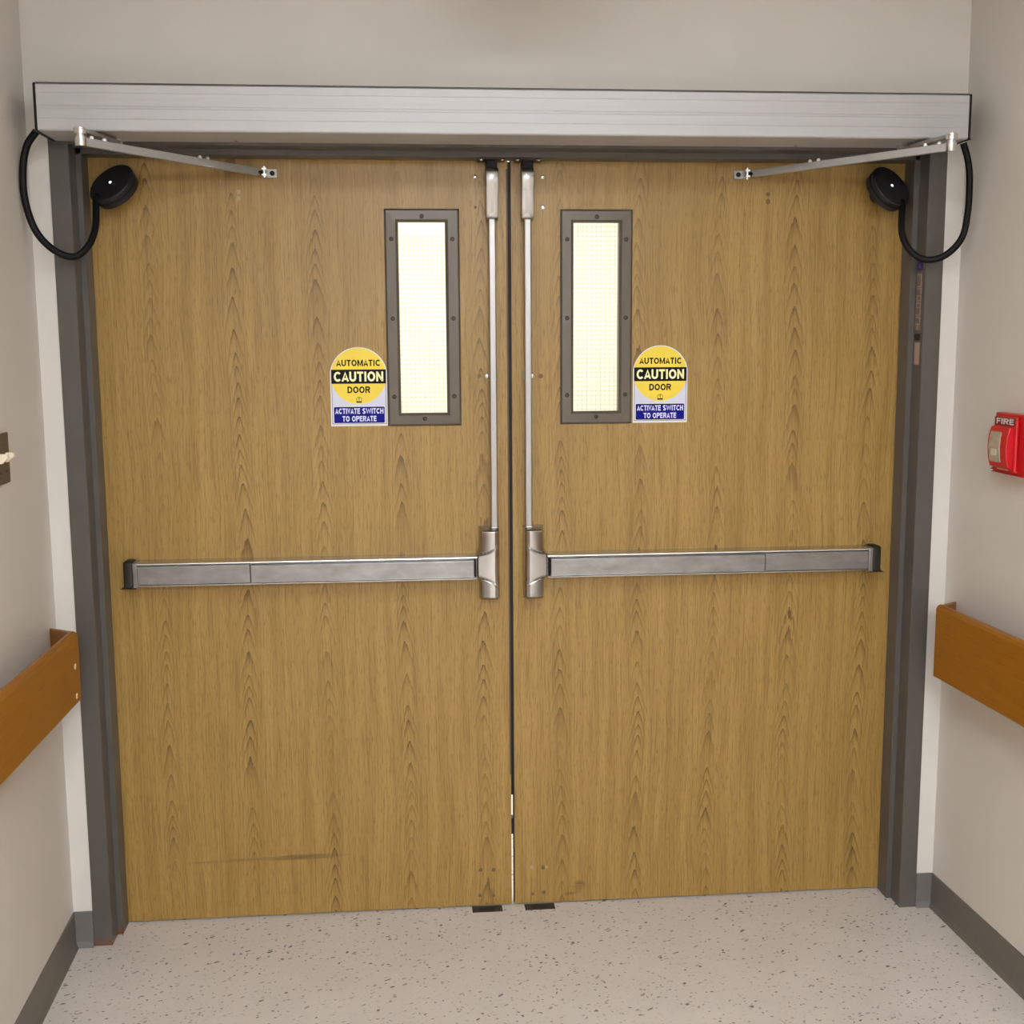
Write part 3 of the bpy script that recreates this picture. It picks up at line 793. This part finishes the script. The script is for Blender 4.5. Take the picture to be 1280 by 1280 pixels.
def bar_between(p0, p1, w, h, name, mat, parent, bevel=0.0015, w1=None, h1=None):
    p0, p1 = Vector(p0), Vector(p1); d = (p1 - p0).normalized(); side = Vector((0, 0, 1)).cross(d).normalized(); up = d.cross(side)
    bm = bmesh.new(); rr = []
    for p, ww, hh in ((p0, w, h), (p1, w1 or w, h1 or h)):
        rr.append([bm.verts.new(p + side * (a * ww / 2) + up * (b * hh / 2)) for a, b in ((-1, -1), (1, -1), (1, 1), (-1, 1))])
    for i in range(4): bm.faces.new([rr[0][i], rr[0][(i + 1) % 4], rr[1][(i + 1) % 4], rr[1][i]])
    bm.faces.new(list(reversed(rr[0]))); bm.faces.new(rr[1])
    return mesh_obj(name, bm, mat, parent, bevel=bevel)

def arm(s, spindle, elbow, shoe, label):
    ex, ey = elbow; sx, sy = spindle
    op = thing('operator_arm', (sx, sy, 2.10), label, 'door arm', 'operator arms')
    bm = revolve(bmesh.new(), (sx, sy, OZ0), (0, 0, -1), [(0.013, 0.0003), (0.013, 0.012), (0.016, 0.013), (0.016, 0.018), (0.010, 0.022), (0.004, 0.0235), (0, 0.0235)], 24)
    mesh_obj('spindle', bm, M['chrome'], op, smooth=True)
    main = bar_between((sx, sy, 2.1300), (ex, ey, 2.1330), 0.024, 0.010, 'main_arm', M['alu_arm'], op, w1=0.022)
    fore = bar_between((ex, ey, 2.1075), (shoe[0], shoe[1], shoe[2]), 0.012, 0.0195, 'forearm', M['alu_arm'], op)
    bm = revolve(bmesh.new(), (ex, ey, 2.0965), (0, 0, 1), [(0, 0), (0.0125, 0), (0.0135, 0.0015), (0.0135, 0.021), (0.0100, 0.0225), (0.0100, 0.0265), (0.0142, 0.0275), (0.0142, 0.0375), (0.0152, 0.0385), (0.0152, 0.0415), (0.0125, 0.0435), (0, 0.0435)], 28)
    mesh_obj('elbow_joint', bm, M['alu_arm'] if False else M['chrome'], op, smooth=True)
    a, b = Vector((ex, ey, 2.1075)), Vector(shoe)
    for f in (0.055, 0.12, 0.645, 0.69):
        p = a.lerp(b, f) + Vector((0, 0, 0.0095))
        bm = revolve(bmesh.new(), p, (0, 0, 1), [(0.0055, -0.001), (0.0055, 0.0025), (0.0046, 0.0055), (0.0025, 0.0072), (0, 0.0076)], 14)
        mesh_obj('arm_screw', bm, M['stud'], op, smooth=True)
    # shoe bracket on the door
    x, y, z = shoe
    q = -s
    sh = mesh_obj('shoe_bracket', B((min(x + q * 0.012, x + q * 0.046), max(x + q * 0.012, x + q * 0.046), D - 0.006, D - 0.0003, z - 0.012, z + 0.012)), M['alu_arm'], op, bevel=0.0015)
    bm = B((min(x + q * 0.010, x + q * 0.022), max(x + q * 0.010, x + q * 0.022), y - 0.012, D - 0.004, z - 0.010, z - 0.005)); box(bm, min(x + q * 0.010, x + q * 0.022), max(x + q * 0.010, x + q * 0.022), y - 0.012, D - 0.004, z + 0.005, z + 0.010)
    mesh_obj('clevis', bm, M['chrome'], op)
    bm = bmesh.new(); cyl(bm, (x + q * 0.016, y - 0.005, z - 0.0145), (x + q * 0.016, y - 0.005, z + 0.0145), 0.0042, seg=12)
    mesh_obj('clevis_pin', bm, M['chrome'], op, smooth=True)
    bm = bmesh.new(); cyl(bm, (x - q * 0.010, y - 0.004, z - 0.0005), (x + q * 0.012, y - 0.002, z - 0.0005), 0.0045, seg=12)
    mesh_obj('threaded_end', bm, M['matte'], op, smooth=True)
    disc_screw('bracket_bolt', (x + q * 0.034, D - 0.006, z), 0.0065, M['capdark'], op, 0.004)
arm(-1, (-0.985, -0.050), (-1.0325, -0.213), (-0.662, 0.100, 2.0840), 'jointed silver operator arm linking housing to the left leaf')
arm(1, (1.020, -0.045), (1.0635, -0.245), (0.665, 0.100, 2.0880), 'jointed silver operator arm linking housing to the right leaf')

# ------------------------------------------------------------------ sensors with cable loops
def sensor(s, c, major, path, led, label):
    c = Vector(c); major = Vector(major).normalized()
    view = (Vector((-0.2813, -3.1594, 1.6276)) - c).normalized()
    side = major.cross(view).normalized()
    if side.z < 0: side = -side
    side = Vector(side)
    th = math.radians(60)
    n = (view * math.cos(th) + side * math.sin(th)).normalized()
    n = (n - major * n.dot(major)).normalized()
    root = thing('door_sensor', (c.x, D, c.z - 0.05), label, 'sensor', 'door sensors')
    Rr = 0.0335 if False else 0.0335
    Rr = 0.064
    bm = revolve(bmesh.new(), c - n * 0.036, n, [(0, 0), (Rr * 0.86, 0), (Rr * 0.95, 0.003), (Rr * 0.97, 0.016), (Rr * 0.90, 0.018), (Rr * 0.90, 0.022), (Rr * 0.985, 0.024), (Rr, 0.027), (Rr, 0.033), (Rr * 0.96, 0.0355), (Rr * 0.5, 0.0365), (0, 0.0366)], 48)
    return root, bm, n

def make_sensor(s, c, major, path, label):
    root, bm, n = sensor(s, c, major, path, None, label)
    zs_ = [v.co.y for v in bm.verts]
    # keep the body clear of the door face
    push = max(0.0, max(zs_) - (D - 0.002))
    for v in bm.verts: v.co.y -= push
    c = Vector(c) - Vector((0, push, 0))
    body = mesh_obj('sensor_body', bm, M['black'], root, smooth=True)
    bk = c - n * 0.034
    bm = bmesh.new(); cyl(bm, (bk.x, D - 0.0003, bk.z), bk + n * 0.006, 0.022, 0.026, 24)
    mesh_obj('mount', bm, M['matte'], root, smooth=True)
    f = c + n * 0.0005
    bm = revolve(bmesh.new(), f, n, [(0.0034, 0), (0.003, 0.001), (0.0015, 0.002), (0, 0.0022)], 12)
    mesh_obj('status_light', bm, M['led'], body, smooth=True)
    p = [Vector(q) for q in path]; 
    bm = tube(bmesh.new(), catmull(p, 10), 0.0088, 14)
    mesh_obj('cable', bm, M['matte'], root, smooth=True)
PL = [(-1.1645, -0.1, 2.150), (-1.189, -0.1, 2.115), (-1.2015, -0.1, 2.062), (-1.2015, -0.1, 1.987), (-1.183, -0.09, 1.914), (-1.147, -0.07, 1.869), (-1.107, -0.05, 1.855), (-1.076, -0.03, 1.882), (-1.063, 0.0, 1.93), (-1.066, 0.035, 2.0), (-1.066, 0.045, 2.016)]
PR = [(1.1625, -0.1, 2.1405), (1.177, -0.1, 2.098), (1.184, -0.1, 2.048), (1.188, -0.09, 1.968), (1.179, -0.08, 1.901), (1.142, -0.06, 1.857), (1.097, -0.04, 1.85), (1.064, -0.02, 1.877), (1.049, 0.0, 1.925), (1.063, 0.035, 1.997), (1.064, 0.045, 2.012)]
make_sensor(-1, (-1.0328, 0.055, 2.050), (0.106, 0, 0.0705), PL, 'black disc sensor with looped cable at the upper left corner')
make_sensor(1, (1.0400, 0.055, 2.0533), (-0.0997, 0, 0.080), PR, 'black disc sensor with looped cable at the upper right corner')

# ------------------------------------------------------------------ handrails
def handrail(s, xo, slope, y_end, z0, z1, wallx, y_wall, label, plugs):
    t = thing('handrail', (wallx(-1.5) - s * 0.05, -1.5, z0), label, 'handrail', 'corridor handrails')
    th = 0.020; yb = -5.5
    xf = lambda y: xo + s * slope * (-(y - y_end))
    # board cross-section: (inset from outer face, z) with eased top edge
    sec = [(0, z0 + 0.003), (0, z1 - 0.012), (0.004, z1 - 0.004), (0.011, z1), (th, z1 - 0.002), (th, z0), (0.003, z0)]
    bm = bmesh.new(); rings = []
    for y in (yb, y_end):
        rings.append([bm.verts.new((xf(y) + s * u, y, z)) for u, z in sec])
    k = len(sec)
    for i in range(k): bm.faces.new([rings[0][i], rings[0][(i + 1) % k], rings[1][(i + 1) % k], rings[1][i]])
    bm.faces.new(rings[0]); bm.faces.new(list(reversed(rings[1])))
    mesh_obj('rail_board', bm, M['oak'], t)
    # angled return to the wall
    P0 = Vector((xf(y_end), y_end, 0)); P1 = Vector((wallx(y_wall) - s * 0.0005, y_wall, 0))
    dirv = (P1 - P0).normalized(); nn = Vector((-dirv.y, dirv.x, 0))
    if nn.y > 0: nn = -nn
    bm = bmesh.new(); rings = []
    for p in (P0, P1):
        rr = []
        for u, z in sec: rr.append(bm.verts.new((p.x + nn.x * u * 0.9, p.y + nn.y * u * 0.9, z - 0.0006)))
        rings.append(rr)
    for v in rings[1]:
        v.co.x = P1.x
        if v.co.z > (z0 + z1) / 2: v.co.z -= 0.013
    for i in range(k): bm.faces.new([rings[0][i], rings[0][(i + 1) % k], rings[1][(i + 1) % k], rings[1][i]])
    bm.faces.new(rings[0]); bm.faces.new(list(reversed(rings[1])))
    mesh_obj('end_return', bm, M['oak'], t)
    # wall brackets
    for y in (-0.9, -2.6, -4.3):
        a, b = sorted((xf(y) + s * th, wallx(y) - s * 0.0005))
        mesh_obj('wall_bracket', B((a, b, y - 0.03, y + 0.03, z0 + 0.04, z0 + 0.09)), M['oak'], t, bevel=0.004)
    for (y, z) in plugs:
        bm = revolve(bmesh.new(), (xf(y), y, z), (-s, 0, 0), [(0.0078, -0.001), (0.0078, 0.0006), (0.005, 0.0014), (0, 0.0016)], 16)
        mesh_obj('wood_plug', bm, M['dowel'], t, smooth=True)
handrail(-1, -1.1200, 0.004, -0.158, 0.745, 0.924, xl, -0.052, 'broad oak handrail board on the left wall with two pale plugs', [(-0.196, 0.842), (-0.196, 0.766)])
handrail(1, 1.1220, 0.042, -0.150, 0.735, 0.934, xr, -0.054, 'broad oak handrail board on the right wall below the fire alarm', [])

# ------------------------------------------------------------------ light switch (left wall) and fire alarm (right wall)
ys0, ys1 = -0.445, -0.326
xw = xl(-0.385)
t = thing('light_switch', (xw, -0.385, 1.32), 'bronze toggle switch plate on the left wall', 'light switch')
bm = prism([(xl(ys0) + 0.0002, ys0), (xl(ys1) + 0.0002, ys1), (xl(ys1) + 0.0052, ys1), (xl(ys0) + 0.0052, ys0)], 'z', 1.322, 1.438)
mesh_obj('plate', bm, M['brown_plate'], t, bevel=0.002)
for yy in (-0.352, -0.398):
    bm = bmesh.new()
    x0 = xl(yy) + 0.0045
    pts = [(x0, 1.3700), (x0 + 0.006, 1.3705), (x0 + 0.020, 1.3840), (x0 + 0.019, 1.3920), (x0 + 0.007, 1.3925), (x0, 1.3925)]
    bm = prism(pts, 'y', yy - 0.005, yy + 0.005)
    mesh_obj('toggle', bm, M['ivory'], t, bevel=0.0012)
    for zz in (1.3500, 1.4100):
        bm = revolve(bmesh.new(), (xl(yy) + 0.0048, yy, zz), (1, 0, 0), [(0.0036, 0), (0.003, 0.0015), (0, 0.002)], 12)
        mesh_obj('screw', bm, M['screwdk'], t, smooth=True)

xw = xr(-0.33)
t = thing('fire_alarm_strobe', (xw, -0.33, 1.305), 'red wall fire alarm with clear strobe lens on the right wall', 'fire alarm')
mesh_obj('base_box', B((1.2000, xr(-0.245) - 0.0005, -0.418, -0.248, 1.305, 1.455)), M['red'], t, bevel=0.004)
mesh_obj('face_plate', B((1.1900, 1.2000, -0.372, -0.262, 1.313, 1.447)), M['red'], t, bevel=0.004)
# bulged lens housing
prof = [(1.1905, 1.320), (1.178, 1.322), (1.172, 1.345), (1.170, 1.372), (1.172, 1.400), (1.178, 1.422), (1.1905, 1.424)]
mesh_obj('lens_housing', prism(prof, 'y', -0.366, -0.272), M['red'], t, bevel=0.002)
prof = [(1.174, 1.334), (1.1705, 1.346), (1.1672, 1.372), (1.1705, 1.398), (1.174, 1.411)]
mesh_obj('strobe_lens', prism(prof, 'y', -0.336, -0.282), M['lens'], t, bevel=0.001)
mesh_obj('reflector', B((1.1662, 1.169, -0.324, -0.298, 1.352, 1.368)), simple('strobe_tube', S(196, 184, 168), 0.3), t, bevel=0.001)
mesh_obj('text_band', B((1.1895, 1.1902, -0.368, -0.270, 1.4262, 1.4452)), M['darkred'], t)
def wall_text(txt, y_c, z0, w, h, x):
    return block_text(txt, lambda u, v: Vector((x, y_c - (u - 0.5) * w, z0 + v * h)))
mesh_obj('lettering', wall_text('FIRE', -0.319, 1.4285, 0.086, 0.0145, 1.1892), simple('white_print', S(236, 220, 214), 0.5), t)
mesh_obj('print_line', B((1.1893, 1.1900, -0.345, -0.290, 1.3145, 1.3180)), simple('white_print_line', S(230, 190, 186), 0.5), t)

t.location.y -= 0.020

# ------------------------------------------------------------------ ceiling lights
def lamp(x, y, z, w, l, st, col, label, name='ceiling_light', group='flush ceiling lights'):
    t = thing(name, (x, y, z), label, 'ceiling light', group)
    m = emission('lamp_diffuser', col, st)
    mesh_obj('diffuser', B((x - w / 2, x + w / 2, y - l / 2, y + l / 2, z - 0.006, z - 0.0005)), m, t)
    bm = B((x - w / 2 - 0.025, x - w / 2, y - l / 2 - 0.025, y + l / 2 + 0.025, z - 0.010, z - 0.0003), (x + w / 2, x + w / 2 + 0.025, y - l / 2 - 0.025, y + l / 2 + 0.025, z - 0.010, z - 0.0003),
           (x - w / 2, x + w / 2, y - l / 2 - 0.025, y - l / 2, z - 0.010, z - 0.0003), (x - w / 2, x + w / 2, y + l / 2, y + l / 2 + 0.025, z - 0.010, z - 0.0003))
    mesh_obj('lamp_frame', bm, M['trimwhite'], t)
for i, (x, y, st) in enumerate(PANELS):
    lamp(x, y, CEIL, 1.15, 0.55, st, LAMP_COLOUR, 'flush ceiling light panel, %s from the doors' % ('first', 'second', 'third')[i])
lamp(0.0, 1.7, 2.9, 3.0, 1.6, FAR_STRENGTH, (1.0, 0.985, 0.92), 'large ceiling light panel in the room beyond the doors', group=None)

# sign box hung from the ceiling a little in front of the doors (just above the picture); its soft shadow falls on the wall above the operator
t = thing('hanging_sign', (0.02, -0.5, 2.468), 'slim sign box hung from the ceiling in front of the doors', 'sign')
mesh_obj('sign_box', B((-0.165, 0.205, -0.525, -0.475, 2.468, 2.660)), M['trimwhite'], t, bevel=0.004)
mesh_obj('canopy_mount', B((-0.07, 0.11, -0.535, -0.465, 2.660, CEIL - 0.0003)), M['trimwhite'], t, bevel=0.003)
